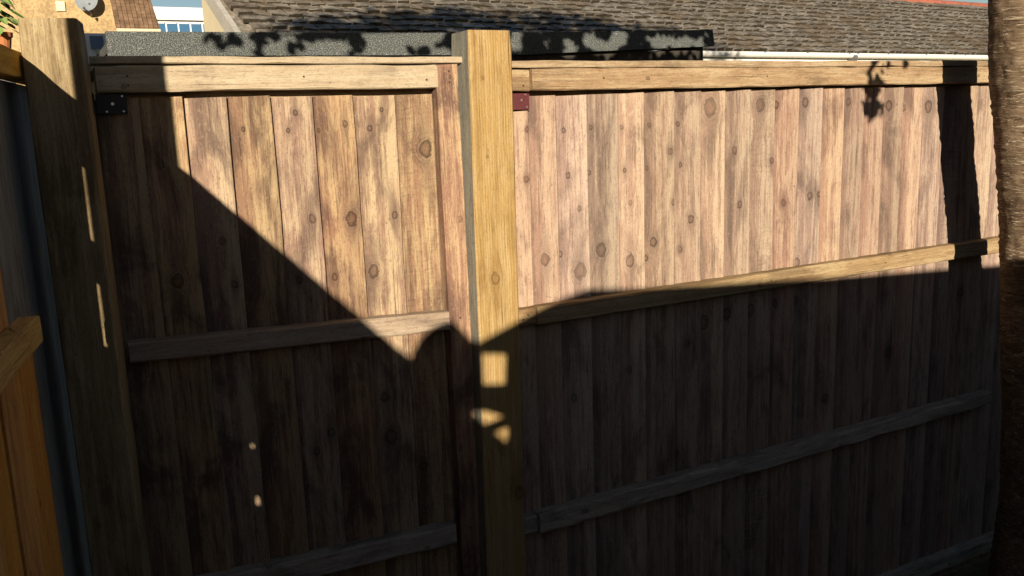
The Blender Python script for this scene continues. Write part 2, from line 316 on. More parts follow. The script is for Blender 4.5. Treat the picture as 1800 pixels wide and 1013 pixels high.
KR = {8: [(1.685, 1.717, 0.0248), (1.666, 1.098, 0.0214)], 10: [(1.871, 1.72, 0.0177), (1.915, 1.559, 0.0091), (1.848, 1.112, 0.0183)], 11: [(1.938, 1.719, 0.0113), (1.972, 1.428, 0.0105), (1.946, 1.121, 0.0118)], 12: [(2.053, 1.723, 0.0141), (2.079, 1.441, 0.0121), (2.114, 1.443, 0.0086), (2.036, 1.238, 0.0145), (2.036, 1.116, 0.0146)], 14: [(2.236, 1.721, 0.0126)], 16: [(2.423, 1.706, 0.0161), (2.467, 0.882, 0.0172)], 17: [(2.497, 1.697, 0.011)], 18: [(2.614, 1.698, 0.0199)], 3: [(1.201, 1.672, 0.0069), (1.21, 1.556, 0.0078), (1.241, 1.467, 0.0071), (1.239, 1.3, 0.0215), (1.182, 1.351, 0.0087), (1.212, 0.952, 0.0109)], 4: [(1.283, 1.675, 0.0071), (1.276, 1.559, 0.0071), (1.308, 1.35, 0.0184)], 5: [(1.381, 1.673, 0.0064), (1.389, 1.559, 0.0065), (1.406, 1.47, 0.0076), (1.403, 1.31, 0.0172), (1.397, 1.0, 0.0098)], 6: [(1.473, 1.676, 0.0067), (1.539, 1.602, 0.0098), (1.465, 1.56, 0.0067), (1.549, 1.461, 0.008), (1.484, 1.355, 0.0138), (1.459, 1.311, 0.0098)], 7: [(1.572, 1.676, 0.0079), (1.58, 1.563, 0.007), (1.579, 1.325, 0.0102), (1.615, 1.409, 0.0123), (1.602, 1.046, 0.0105), (1.564, 0.712, 0.0106)], 1: [(1.09, 1.678, 0.0065), (1.083, 1.555, 0.0082)], 9: [(1.796, 1.436, 0.011), (1.776, 1.594, 0.0108), (1.754, 1.113, 0.0177)], 2: [(1.133, 1.342, 0.0154)], 20: [(2.832, 1.046, 0.0159)], 13: [(2.174, 0.774, 0.0157)]}
def screw(parent, x, y, z, r=0.0028):
    V, F = tube([(0, 0.001, 0), (0, -0.0012, 0)], [r, r*0.8], 8)
    o = mesh_obj('screw', V, F, SCREW, parent); o.location = (x, y, z); return o

# ------------------------------------------------------------------ setting
g = mesh_obj('ground', [(-250, -250, -0.06), (250, -250, -0.06), (250, 250, -0.06), (-250, 250, -0.06)], [(0, 1, 2, 3)], SOIL); structure(g)

# ------------------------------------------------------------------ back fence, panel beside the corner post (local x along it, turned 3 degrees)
PL = thing('boarded_fence', 'narrow weathered featheredge fence panel between corner post and yellow post', 'fence', (0.875, 1.90, 0), rad(-3), 'panels of the back fence')
edges = [-0.775, -0.682, -0.597, -0.511, -0.419, -0.33, -0.236, -0.142, -0.049]
tops = [1.772, 1.773, 1.7705, 1.772, 1.7695, 1.770, 1.767, 1.7695, 1.769]
for i, x in enumerate(edges):
    x1 = edges[i+1] if i+1 < len(edges) else 0.01
    o = board('board', PL, x-0.0225, (x1-x)+0.0225, 0.047, -0.04, tops[i]+random.uniform(-.001, .001), BOARD_LS if i == 7 else BOARD_L, rad(random.uniform(-.12, .12)), lift=0.011, seed=i*2.3+1, edge=0.0011, rb=0.0012); set_knots(o, KL.get(i, []))
rail('top_rail', PL, -0.757, -0.0425, 0.0, 0.034, 1.785, 1.8355, 1.781, 1.833, RAIL_PALE, seed=1)
rail('cap_strip', PL, -0.765, 0.018, -0.004, 0.05, 1.8385, 1.853, 1.8355, 1.851, RAIL_PALE, ch=0.0015, seed=2)
rail('middle_rail', PL, -0.757, -0.0445, -0.003, 0.033, 1.231, 1.275, 1.208, 1.254, RAIL_GP, ch=0.004, seed=3)
rail('bottom_rail', PL, -0.76, -0.054, -0.003, 0.033, 0.658, 0.7135, 0.650, 0.703, RAIL_GREY, jit=0.002, ch=0.005, seed=4)
st = board('stile', PL, -0.0405, 0.0555, 0.036, -0.03, 1.8335, BOARD_L, rad(-0.35), (0.034, 0.034), 0.0, seed=40, edge=0.0014, rb=0.002); set_knots(st, [(0.002, 1.474, 0.008), (-0.006, 1.805, 0.004), (-0.03, 0.9, 0.007)])
rail('light_stop_rail', PL, -0.76, 0.01, 0.0495, 0.085, 1.745, 1.832, 1.745, 1.832, RAIL_X, seed=5)  # added behind the gap above the boards to keep it dark
bk = box('bracket', -0.762, -0.706, 0.017, 0.0205, 1.7425, 1.7815, BLACK_METAL, PL, 0.0006)
box('bracket', -0.7675, -0.7640, -0.035, 0.0205, 1.7425, 1.7815, BLACK_METAL, PL, 0.0006)
for (x, z) in ((-0.732, 1.762), (-0.713, 1.747), (-0.744, 1.747), (-0.713, 1.777)): screw(PL, x, 0.0165, z, 0.0036 if x == -0.732 else 0.0024)

# ------------------------------------------------------------------ back fence, long panel right of the yellow post
PR = thing('boarded_fence', 'long pinkish weathered featheredge fence panel from yellow post to tree trunk', 'fence', (0, 0, 0), 0, 'panels of the back fence')
edges = [0.985, 1.0, 1.095, 1.175, 1.27, 1.366, 1.451, 1.555, 1.65, 1.737, 1.833, 1.926, 2.024, 2.121, 2.214, 2.302, 2.394, 2.485, 2.579, 2.684, 2.776, 2.86, 2.955, 3.05, 3.145, 3.24, 3.335]
tops = [1.7585+0.006*min(1, max(0, (x-1.1)/0.4))-0.004*max(0, (x-1.8)/1.0) for x in edges]
for i, x in enumerate(edges[:-1]):
    o = board('board', PR, x-0.0225, edges[i+1]-x+0.0225, 1.964, -0.05, tops[i]+random.uniform(-.0015, .0015), BOARD_RS if i in (19, 10) else BOARD_R, rad(random.uniform(-.1, .1)), seed=i*1.9+60, edge=0.0022 if abs(x-2.579) < .01 else 0.0009); set_knots(o, KR.get(i, []))
rail('top_rail', PR, 1.089, 3.34, 1.915, 1.950, 1.772, 1.8245, 1.770, 1.8245, RAIL_X, seed=11)
rail('cap_strip', PR, 1.022, 3.34, 1.913, 1.99, 1.8265, 1.843, 1.8265, 1.843, RAIL_X, ch=0.0015, seed=12)
rail('rail_block', PR, 1.02, 1.0875, 1.926, 1.950, 1.772, 1.8245, 1.772, 1.8245, RAIL_X, seed=13)
rail('middle_rail', PR, 1.084, 3.34, 1.913, 1.950, 1.180, 1.2275, 1.175, 1.231, RAIL_X, ch=0.004, seed=14)
rail('rail_block', PR, 1.0, 1.0825, 1.922, 1.950, 1.181, 1.2265, 1.181, 1.2265, RAIL_X, seed=15)
rail('lower_rail', PR, 1.071, 3.004, 1.913, 1.950, 0.603, 0.659, 0.606, 0.657, RAIL_GREY, jit=0.003, ch=0.006, seed=16)
rail('rail_block', PR, 0.99, 1.0695, 1.926, 1.950, 0.608, 0.655, 0.608, 0.655, RAIL_GREY, seed=17)
rail('bottom_rail', PR, 1.05, 3.3, 1.913, 1.950, 0.012, 0.069, 0.0, 0.055, RAIL_GREY, jit=0.003, ch=0.006, seed=18)
rail('light_stop_rail', PR, 1.0, 3.34, 1.9665, 2.0, 1.735, 1.824, 1.735, 1.824, RAIL_X, seed=19)  # unseen backing, added so the gap over these boards stays dark
box('bracket', 1.012, 1.090, 1.934, 1.937, 1.727, 1.7665, MAROON_METAL, PR, 0.0006)
for (x, z) in ((1.068, 1.750), (1.083, 1.733), (1.079, 1.763)): screw(PR, x, 1.9335, z, 0.0034 if x == 1.068 else 0.0025)

NAIL = plain('rusty_nail', (0.07, 0.045, 0.035), 0.6)
def nail(parent, x, y, z):
    o = mesh_obj('nail', *tube([(0, 0.001, 0), (0, -0.0008, 0)], [0.0026, 0.0022], 8), NAIL, parent); o.location = (x, y, z)
for z in (1.815, 1.79, 1.23, 0.68): nail(PL, -0.014, 0.0005, z+0.004)
for (x, z) in ((-0.70, 1.815), (-0.70, 1.797), (-0.35, 1.81), (-0.07, 1.80)): nail(PL, x, -0.0005, z)
for (x, z) in ((1.035, 1.79), (1.07, 1.785), (1.045, 1.20), (1.06, 1.21)): nail(PR, x, 1.9245 if z > 1.5 else 1.9205, z)
for x in (1.30, 1.86, 2.36, 2.74): nail(PR, x, 1.9145, 1.80); nail(PR, x+0.03, 1.9125, 1.205)
# ------------------------------------------------------------------ posts
def post(name, label, w0, d0, h, loc, rz, mats, lean=(0, 0), group='posts of the back fence', seed=0, ch=0.004):
    n = 40; V, F = [], []; prof = [(-w0/2+ch, -d0/2), (w0/2-ch, -d0/2), (w0/2, -d0/2+ch), (w0/2, d0/2-ch), (w0/2-ch, d0/2), (-w0/2+ch, d0/2), (-w0/2, d0/2-ch), (-w0/2, -d0/2+ch)]
    for i in range(n+1):
        t = i/n; z = h*t
        s = 1.0 if i < n else 0.965
        for k, (x, y) in enumerate(prof):
            j = 0.0012*noise.noise(Vector((z*6+seed, k*2.1, seed)))
            V.append(((x+j)*s+lean[0]*(z-h), (y+j)*s+lean[1]*(z-h), z if i < n else z+0.002))
    # square the last ring just below the top
    mi = []
    for i in range(n):
        for k in range(8):
            F.append((i*8+k, i*8+(k+1) % 8, (i+1)*8+(k+1) % 8, (i+1)*8+k)); mi.append(1 if k in (6, 5) else 0)
    F.append(tuple(range(8))); F.append(tuple(range(n*8, n*8+8))); mi += [0, 0]
    o = mesh_obj(name, [(x, y, z-0.9) for x, y, z in V], F, None, None, mats=mats)
    for p, m in zip(o.data.polygons, mi): p.material_index = m
    o.location = (loc[0], loc[1], loc[2]+0.9); o.rotation_euler = (0, 0, rz); tag(o, label, 'post', group); return o
mp = post('fence_post', 'thick pale yellow square post standing between the two panels', 0.112, 0.10, 1.965, (0.949, 1.907, -0.06), 0, [POST_M, POST_SIDE], (0.007, 0), seed=3)
set_knots(mp, [(0.938, 1.328, 0.015), (0.982, 0.765, 0.017), (0.925, 1.80, 0.005), (0.93, 1.62, 0.004)])
post('fence_post', 'mottled weathered square corner post at the left end', 0.099, 0.099, 1.97, (0.0525, 1.8845, -0.06), rad(-9.84), [POST_C, POST_C], seed=8)
post('fence_post', 'tall square post rising beyond the side fence, outside the picture', 0.1, 0.1, 2.5, (-0.005-0.1709*1.08-0.9853*0.13, 1.844-0.9853*1.08+0.1709*0.13, -0.06), rad(-9.84), [POST_C, POST_C], seed=12)

# ------------------------------------------------------------------ side fence on the left (local y runs along it, away from the viewer; inner face at x = 0)
SF = thing('side_fence', 'orange brown boarded side fence at the left edge, seen almost edge on', 'fence', (-0.005, 1.844, 0), rad(-9.84))
y = -0.372; i = 0
def sboard(name, y0, y1, x0, x1, z0, z1, mat, seed):
    n = 12; V, F = [], []
    for k in range(n+1):
        z = z0+(z1-z0)*k/n
        e = lambda q: 0.0015*noise.noise(Vector((z*6+seed, q, seed)))
        V += [(x0, y0+e(0), z-0.9), (x1, y0+e(0), z-0.9), (x1, y1+e(1), z-0.9), (x0, y1+e(1), z-0.9)]
    for k in range(n):
        for q in range(4): F.append((k*4+q, k*4+(q+1) % 4, (k+1)*4+(q+1) % 4, (k+1)*4+q))
    F.append((0, 1, 2, 3)); F.append(tuple(range(n*4, n*4+4)))
    c = (y0+y1)/2
    o = mesh_obj(name, [(yy-c, -xx, zz) for xx, yy, zz in V], F, mat, SF)
    o.rotation_euler = (0, 0, math.pi/2); o.location = (0, c, 0.9); return o
gap = False
while y > -5.2:
    wd = random.uniform(0.098, 0.108)
    if not gap and y-wd < -1.165: wd = y+1.165
    sboard('board', y-wd, y+(0 if i == 0 or y == -1.2095 else 0.012), -0.010-(0.004 if i % 2 else 0), -(0.004 if i % 2 else 0), -0.04, 1.8055 if i % 2 else 1.8045, ORANGE, i*1.3); y -= wd; i += 1
    if not gap and y < -1.16: y = -1.2095; gap = True  # opening added between boards to let light flecks through
for z0, z1 in ((-0.04, 1.218), (1.252, 1.357), (1.379, 1.80)): sboard('fleck_mask', -1.40, -1.05, -0.038, -0.022, z0, z1, ORANGE, z0+50)  # unseen pieces added over the opening, spaced to shape two light flecks
sboard('set_back_board', -0.425, -0.232, -0.040, -0.030, -0.04, 1.803, ORANGE, 33)
sboard('set_back_board', -0.230, 0.32, -0.041, -0.031, -0.04, 1.803, BLUEGREY, 91)
sboard('short_board', -0.370, -0.235, -0.012, -0.001, -0.04, 1.36, ORANGE, 77)
def sbar(name, y0, y1, x0, x1, z0, z1, mat):
    n = 30; o = rail(name, SF, y0, y1, -x1, -x0, z0, z1, z0, z1, mat, seed=y0*3+z0)
    m = o.location.copy(); o.rotation_euler = (0, 0, math.pi/2); o.location = (-m.y, m.x, m.z); return o
sbar('top_rail', -5.2, -0.46, 0.002, 0.032, 1.807, 1.849, ORANGE_X)
sbar('cap_rail', -5.2, 0.30, -0.041, -0.004, 1.807, 1.856, ORANGE_X)
sbar('middle_rail', -5.2, -0.31, 0.002, 0.032, 1.385, 1.428, ORANGE_X)
sbar('lower_rail', -5.2, -0.2, 0.002, 0.036, 0.72, 0.77, ORANGE_X)
sbar('light_stop_rail', -5.2, -0.02, -0.075, -0.043, 1.800, 1.848, ORANGE_X)  # these unseen rails are added to bound the light slits on the corner post
sbar('light_stop_rail', -1.02, -0.02, -0.075, -0.043, 1.578, 1.632, ORANGE_X)
sbar('light_stop_rail', -1.02, -0.02, -0.075, -0.043, 1.27, 1.425, ORANGE_X)

# ------------------------------------------------------------------ unseen screen added behind the viewer, outline and holes cut for the back-fence shadow
prof = [(-0.441, 1.835), (-0.421, 1.882), (-0.395, 1.915), (-0.358, 1.935), (-0.325, 1.943), (-0.308, 1.934), (-0.268, 1.885), (-0.242, 1.876), (-0.229, 1.882),
        (-0.135, 1.914), (-0.063, 1.938), (0.013, 1.958), (0.089, 1.973), (0.146, 1.966), (0.321, 1.947), (0.512, 1.932), (0.719, 1.918), (0.958, 1.899),
        (1.387, 1.874), (1.869, 1.845), (2.6, 1.83), (4.5, 1.83)]
holes = [[(-0.243, 1.847), (-0.176, 1.835), (-0.182, 1.760), (-0.243, 1.770)],
         [(-0.292, 1.702), (-0.244, 1.702), (-0.190, 1.676), (-0.245, 1.666), (-0.292, 1.676)],
         [(-0.256, 1.614), (-0.232, 1.641), (-0.178, 1.648), (-0.182, 1.584), (-0.246, 1.592)]]
def slab_with_holes(name, outer, holes, y0, y1, mat, label, cat):
    cu = bpy.data.curves.new(name, 'CURVE'); cu.dimensions = '2D'; cu.fill_mode = 'BOTH'; cu.extrude = (y1-y0)/2
    for pts in [outer]+holes:
        s = cu.splines.new('POLY'); s.points.add(len(pts)-1); s.use_cyclic_u = True
        for p, q in zip(s.points, pts): p.co = (q[0], q[1], 0, 1)
    tmp = bpy.data.objects.new(name+'_c', cu); C.objects.link(tmp)
    dg = bpy.context.evaluated_depsgraph_get(); me = bpy.data.meshes.new_from_object(tmp.evaluated_get(dg))
    bpy.data.objects.remove(tmp); o = bpy.data.objects.new(name, me); C.objects.link(o); me.materials.clear(); me.materials.append(mat)
    o.rotation_euler = (math.pi/2, 0, 0); o.location = (0, (y0+y1)/2, 0); tag(o, label, cat); return o
slab_with_holes('shadow_screen', [(4.5, -0.05), (-0.43, -0.05)]+prof, holes, -0.712, -0.700, BLUEGREY, 'unseen screen added behind the viewer, shaped to shade the back fence', 'fence')

# ------------------------------------------------------------------ cherry tree on the right
TR = thing('cherry_tree', 'cherry tree with peeling banded bark at the right edge, in front of the fence', 'tree', (2.83, 1.64, -0.06))
cen = [(-0.3, 2.86), (0.0, 2.845), (0.25, 2.835), (0.476, 2.816), (0.89, 2.768), (1.26, 2.714), (1.33, 2.703), (1.51, 2.671), (1.672, 2.632), (1.834, 2.60), (1.99, 2.575), (2.3, 2.53), (2.8, 2.47), (3.3, 2.42)]
def cx(z):
    for (z0, x0), (z1, x1) in zip(cen, cen[1:]):
        if z <= z1: return x0+(x1-x0)*(z-z0)/(z1-z0)
    return cen[-1][1]
V, F = [], []; NS, NZ = 72, 320
for i in range(NZ+1):
    z = -0.2+3.5*i/NZ; c = cx(z); rr = 0.084*(1.0-0.05*max(0, z-1))+0.05*math.exp(-max(0, z)*5)
    for k in range(NS):
        t = 2*math.pi*k/NS; u = Vector((math.cos(t), math.sin(t), 0))
        h = 0.0055*abs(noise.noise(Vector((u.x*2.2, u.y*2.2, z*44))))+0.0045*noise.noise(Vector((u.x*5, u.y*5, z*110)))+0.006*noise.noise(Vector((u.x*1.2+4, u.y*1.2, z*5)))
        V.append((c-2.834+(rr+h)*u.x, (rr+h)*u.y, z+0.06))
for i in range(NZ):
    for k in range(NS): F.append((i*NS+k, i*NS+(k+1) % NS, (i+1)*NS+(k+1) % NS, (i+1)*NS+k))
F.append(tuple(range(NS))); F.append(tuple(range(NZ*NS, NZ*NS+NS)))
mesh_obj('trunk', V, F, BARK, TR, smooth=True)
def stub(z, ang, r, ln, seed):
    V, F = [], []; rnd = random.Random(seed); base = Vector((cx(z)-2.83, 0, z+0.06)); u = Vector((math.cos(ang), math.sin(ang), 0.15)).normalized()
    a = u.orthogonal().normalized(); b = u.cross(a); n = 14
    for i, (f, s) in enumerate(((0.070, 1.25), (0.088, 1.15), (0.088+ln*0.5, 0.85), (0.088+ln, 0.5), (0.086, 0.25))):
        for k in range(n):
            t = 2*math.pi*k/n; j = rnd.uniform(0.75, 1.25); V.append(base+u*(f*(1 if i < 2 else rnd.uniform(0.97, 1.04)))+(a*math.cos(t)+b*math.sin(t))*r*s*j)
    for i in range(4):
        for k in range(n): F.append((i*n+k, i*n+(k+1) % n, (i+1)*n+(k+1) % n, (i+1)*n+k))
    F.append(tuple(range(4*n, 5*n)))
    o = mesh_obj('branch_stub', V, F, STUBM if r > 0.013 else BARK, TR); return o
stub(1.765, rad(-118), 0.017, 0.016, 1); stub(1.54, rad(-140), 0.008, 0.006, 2); stub(1.50, rad(-133), 0.007, 0.006, 3)
# limbs
top = Vector((2.42-2.83, 0, 3.36))
limbs = [(-1.5, -2.6, 4.2), (-3.4, -2.3, 4.3), (0.4, -3.0, 4.2), (-1.9, -0.5, 4.3), (-1.0, 0.2, 4.9), (0.2, -0.4, 5.0), (1.3, 0.1, 4.6), (-2.9, 0.1, 4.4), (-0.3, 0.5, 4.6)]
for lx, ly, lz in limbs:
    e = Vector((lx, ly, lz)); p = [top-Vector((0, 0, 0.25)), top.lerp(e, 0.35)+Vector((0, 0, 0.12)), top.lerp(e, 0.7)+Vector((0, 0, 0.1)), e]
    mesh_obj('limb', *tube(p, [0.06, 0.045, 0.028, 0.01], 9), BARK, TR, smooth=True)
low = [[(-0.37, 0, 2.55), (-0.9, -0.25, 2.75), (-1.6, -0.45, 2.68), (-2.3, -0.55, 2.62), (-3.0, -0.6, 2.6)],
       [(-0.36, 0, 2.4), (-0.6, -0.5, 2.42), (-0.95, -0.95, 2.36), (-1.22, -1.22, 2.27)]]
for p in low: mesh_obj('branch', *tube(p, [0.022, 0.016, 0.012, 0.008, 0.004][:len(p)], 7), BARK, TR, smooth=True)
LV, LF = [], []
def leaf(p, nrm, up, ln, wd):
    nrm = nrm.normalized(); up = (up-nrm*up.dot(nrm)).normalized(); s = up.cross(nrm); b = len(LV)
    for (u, v, h) in ((-.5, 0, 0), (-.1, -.5, .08), (-.1, .5, .08), (.28, -.36, .06), (.28, .36, .06), (.5, 0, 0), (0.05, 0, -.06)):
        LV.append(p+up*(u*ln)+s*(v*wd)+nrm*(h*wd))
    LF.extend([(b, b+1, b+6), (b, b+6, b+2), (b+1, b+3, b+5, b+6), (b+2, b+6, b+5, b+4)])
def rvec(r): 
    while True:
        v = Vector((r.uniform(-1, 1), r.uniform(-1, 1), r.uniform(-1, 1)))
        if 0.05 < v.length < 1: return v.normalized()
R = random.Random(11)
O = Vector((2.83, 1.64, -0.06))
# main dome
def dome_top(x): # height of the crown's upper outline
    pts = [(-1.5, 4.5), (-1.22, 4.90), (-0.77, 5.11), (0.0, 5.29), (0.88, 5.43), (1.69, 5.47), (2.54, 5.43), (3.44, 5.32), (4.7, 5.12), (5.3, 4.7)]
    for (a, b), (c, d) in zip(pts, pts[1:]):
        if a <= x <= c: return b+(d-b)*(x-a)/(c-a)
    return 4.4
cl = []
for _ in range(330):
    x = R.uniform(-1.4, 5.2); yy = R.gauss(1.45, 0.55); zt = dome_top(x)-abs(yy-1.45)*0.25
    z = zt-0.14-(zt-3.3)*R.random()**1.6
    cl.append(Vector((x, yy, z)))
for _ in range(190):
    x = R.uniform(-0.9, 4.3); zt = dome_top(x)+0.10; cl.append(Vector((x, R.gauss(1.5, 0.22), zt-0.16-0.55*R.random())))
for c in cl:
    for _ in range(26):
        p = c+rvec(R)*R.uniform(0, 0.26)
        leaf(p-O, rvec(R)+Vector((0, 0, .4)), rvec(R), R.uniform(0.07, 0.11), R.uniform(0.035, 0.055))
# extra leaf layer overhead, unseen, added to cut skylight on the fence
for _ in range(190):
    x = R.uniform(-2.2, 4.6); yy = R.uniform(-3.0, 1.5)
    c = Vector((x, yy, R.uniform(3.75, 4.75)-0.12*max(0, -yy-1.5)))
    for _ in range(24):
        p = c+rvec(R)*R.uniform(0, 0.27)
        leaf(p-O, rvec(R)+Vector((0, 0, .8)), rvec(R), R.uniform(0.09, 0.14), R.uniform(0.05, 0.075))
# low leaves whose shade falls on the felt edge of the shed (points given on that edge, carried back towards the sun)
def toward_sun(x, yv, z, t): return Vector((x, yv, z))-SUN*t
for (x, z, sx, sz, n) in ((0.575, 1.985, .035, .014, 9), (0.68, 1.99, .02, .028, 10), (0.72, 2.005, .03, .01, 5), (0.86, 2.003, .05, .014, 14), (0.95, 2.005, .05, .014, 14),
                         (1.02, 1.985, .025, .03, 12), (0.80, 1.975, .02, .02, 4), (1.36, 1.995, .03, .025, 10), (1.42, 1.98, .05, .04, 18), (1.25, 1.955, .05, .008, 5)):
    for _ in range(n):
        p = toward_sun(x+R.gauss(0, sx*.6), 3.0, z+R.gauss(0, sz*.6), R.uniform(1.7, 2.3))
        leaf(p-O, -SUN+rvec(R)*0.5, rvec(R), R.uniform(0.035, 0.055), R.uniform(0.022, 0.032))
lit = [(1.644, 1.997, .02, .03), (1.881, 1.97, .022, .018), (1.975, 2.005, .03, .02), (2.02, 1.983, .035, .018), (2.125, 2.015, .026, .022), (2.085, 1.985, .024, .022), (2.303, 1.997, .025, .02), (2.347, 2.007, .022, .018), (2.413, 1.99, .02, .022), (2.461, 2.0, .018, .022), (2.528, 1.99, .02, .022)]
for _ in range(1500):
    x = R.uniform(1.46, 2.72); z = R.uniform(1.90, 2.09)
    if any(((x-a)/(c+.016))**2+((z-b)/(d+.014))**2 < 1 for a, b, c, d in lit): continue
    p = toward_sun(x, 3.0, z, R.uniform(1.6, 2.3)); leaf(p-O, -SUN+rvec(R)*0.4, rvec(R), R.uniform(0.03, 0.05), R.uniform(0.02, 0.03))
# drooping twig whose shade falls on the long panel
for (x, yv, z, sx, sz, n) in ((2.341, 1.945, 1.700, .026, .022, 80), (2.335, 1.945, 1.75, .020, .025, 50), (2.286, 1.915, 1.80, .006, .025, 10), (2.36, 1.915, 1.832, .006, .010, 4), (2.44, 1.915, 1.832, .008, .010, 5)):
    for _ in range(n):
        p = toward_sun(x+R.gauss(0, sx*.7), yv, z+R.gauss(0, sz*.7), R.uniform(1.5, 2.1)); leaf(p-O, -SUN+rvec(R)*0.5, rvec(R), R.uniform(0.02, 0.035), R.uniform(0.012, 0.02))
cr = mesh_obj('crown', LV, LF, LEAF, TR)

# ------------------------------------------------------------------ potted plant on the side fence
PP = thing('potted_plant', 'small leafy plant in a terracotta pot at the top left corner', 'plant', (-0.045, 2.55, 1.945))
pv, pf = tube([(0, 0, -0.04), (0, 0, 0.0), (0, 0, 0.001), (0, 0, 0.012), (0, 0, 0.012)], [0.018, 0.024, 0.027, 0.028, 0.024], 18); mesh_obj('pot', pv, pf, TERRA, PP, smooth=False)
LV, LF = [], []
R2 = random.Random(5)
for i in range(46):
    a = R2.uniform(0, 6.283); rr = R2.uniform(0.005, 0.045); h = R2.uniform(0.012, 0.085)
    leaf(Vector((math.cos(a)*rr, math.sin(a)*rr, h)), Vector((math.cos(a)*.6, math.sin(a)*.6-.3, 0.9)), Vector((math.cos(a), math.sin(a), R2.uniform(-.5, .8))), R2.uniform(0.028, 0.045), R2.uniform(0.014, 0.022))
mesh_obj('foliage', LV, LF, PLANT, PP)
mesh_obj('stand', *tube([(0, 0, -2.0), (0, 0, -0.041)], [0.02, 0.02], 10), GREYPL, PP)
LV, LF = [], []
for i in range(16):
    a = R2.uniform(0, 6.283); leaf(Vector((math.cos(a)*.03, math.sin(a)*.03, .075+R2.uniform(0, .05))), Vector((math.cos(a), math.sin(a), .5)), Vector((math.cos(a)*.6, math.sin(a)*.6, .9)), .075, .008)
mesh_obj('blades', LV, LF, PLANT, PP)

# ------------------------------------------------------------------ neighbour's felt-roofed shed
SH = thing('garden_shed', 'low dark shed with grey mineral felt roof edge behind the fence', 'shed', (0.226, 3.0, -0.06), rad(0.2))
box('wall', 0.06, 2.30, 0.08, 2.3, 0, 2.02, SHEDW, SH)
def slab(name, pts, y0, y1, mat, parent):
    V = [(x, y0, z) for x, z in pts]+[(x, y1, z) for x, z in pts]; n = len(pts)
    F = [tuple(range(n)), tuple(range(n, 2*n))]+[(i, (i+1) % n, n+(i+1) % n, n+i) for i in range(n)]
    return mesh_obj(name, V, F, mat, parent)
tp = [(0.0, 2.071), (0.6, 2.076), (1.165, 2.083), (1.8, 2.097), (2.38, 2.114)]
slab('felt_edge', [(0.0, 1.998), (1.42, 2.006), (2.392, 2.046)]+tp[::-1], 0.0, 0.03, FELT, SH)
slab('roof', [(0.02, 2.03), (2.36, 2.06), (2.36, 2.105), (1.8, 2.09), (0.02, 2.062)], 0.032, 2.5, FELT, SH)
slab('fascia_board', [(0.03, 1.90), (2.32, 1.94), (2.32, 2.03), (0.03, 1.99)], 0.034, 0.05, SHEDW, SH)
box('end_trim', 2.33, 2.37, 0.05, 2.4, 1.99, 2.052, SHEDW, SH)

# ------------------------------------------------------------------ low house with grey tiled roof
HA = rad(4); HU = Vector((math.cos(HA), math.sin(HA), 0)); HN = Vector((-math.sin(HA), math.cos(HA), 0))
HO = Vector((0, 9.0, 0))+HU*1.91
HS = thing('low_house', 'long low house with grey mossy tiled roof and white gutter behind shed', 'house', (HO.x, HO.y, -0.06), HA)
PITCH = rad(30); EZ = 2.63; LEN = 22.0; RB = 2.12      # local: x along eave, y back
box('wall', 0.10, LEN-0.1, 0.22, 1.80, 0, 2.56, YELLOW_CREAM, HS)
gv = [(0.0975, 0.221, 1.0), (0.0975, 1.80, 1.0), (0.0975, 1.80, 2.55+1.58*math.tan(PITCH)), (0.0975, 0.221, 2.55)]
slab_g = mesh_obj('gable_wall', gv+[(0.35, y, z) for _, y, z in gv], [(0, 1, 2, 3), (4, 5, 6, 7), (0, 1, 5, 4), (1, 2, 6, 5), (2, 3, 7, 6), (3, 0, 4, 7)], CREAM, HS)
T = math.tan(PITCH)
def sl_(x0, x1, y0, y1, o0, o1): # plate lying in the roof slope
    return [(x, y, EZ-0.02+y*T+o) for x in (x0, x1) for y in (y0, y1) for o in (o0, o1)]
mesh_obj('barge_board', sl_(0.0, 0.06, -0.02, RB, -0.16, 0.02), BOXF, plain('grey_barge', (0.42, 0.40, 0.36), 0.7, 20, 0.15), HS)
RF = mesh_obj('roof', sl_(0.07, LEN, 0.0, RB, -0.05, 0.0), BOXF, SLATE, HS)
gauge, tw = 0.165, 0.172
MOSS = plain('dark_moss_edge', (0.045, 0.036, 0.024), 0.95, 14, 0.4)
tv = []
for v in range(7):
    r = random.Random(v); a = []; ln = gauge+0.07; th = r.uniform(0.030, 0.046)
    for x in (-tw/2+.003+r.uniform(0, .004), tw/2-.003-r.uniform(0, .004)):
        for yy in (r.uniform(-.03, .02), ln):
            lift = r.uniform(0.010, 0.022) if yy < 0.1 else 0.002
            for o in (0, th): a.append((x, yy, lift+(o if yy < 0.1 else o*0.4)))
    tv.append(a)
tm = []
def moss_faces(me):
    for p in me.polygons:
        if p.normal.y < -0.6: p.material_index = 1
for v in tv:
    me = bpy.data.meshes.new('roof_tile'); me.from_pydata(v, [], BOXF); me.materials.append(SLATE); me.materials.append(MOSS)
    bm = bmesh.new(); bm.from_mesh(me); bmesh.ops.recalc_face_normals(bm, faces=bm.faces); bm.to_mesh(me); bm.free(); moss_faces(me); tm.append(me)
rt = []; rows = int(RB/math.cos(PITCH)/gauge); rowoff = [random.random() for _ in range(rows)]
for j in range(rows):
    for i in range(int((LEN-0.1)/tw)):
        x = 0.07+tw*(i+0.5+rowoff[j])+random.uniform(-.012, .012); s = j*gauge-0.05
        if x > LEN-.1: continue
        loc = Vector((x, s*math.cos(PITCH), EZ-0.018+s*math.sin(PITCH)))
        wp = HO+HU*loc.x+HN*loc.y+Vector((0, 0, loc.z-0.06)); q = (wp.z-1.7)/wp.y; k = wp.x/wp.y
        seen = q < 0.137+0.026*k and (q > 0.104 or k > 0.87)
        rt.append((0 if seen else 1, (wp-Vector((0, 0, 1.7))).length, loc))
rt.sort(key=lambda a: (a[0], a[1])); SV = []
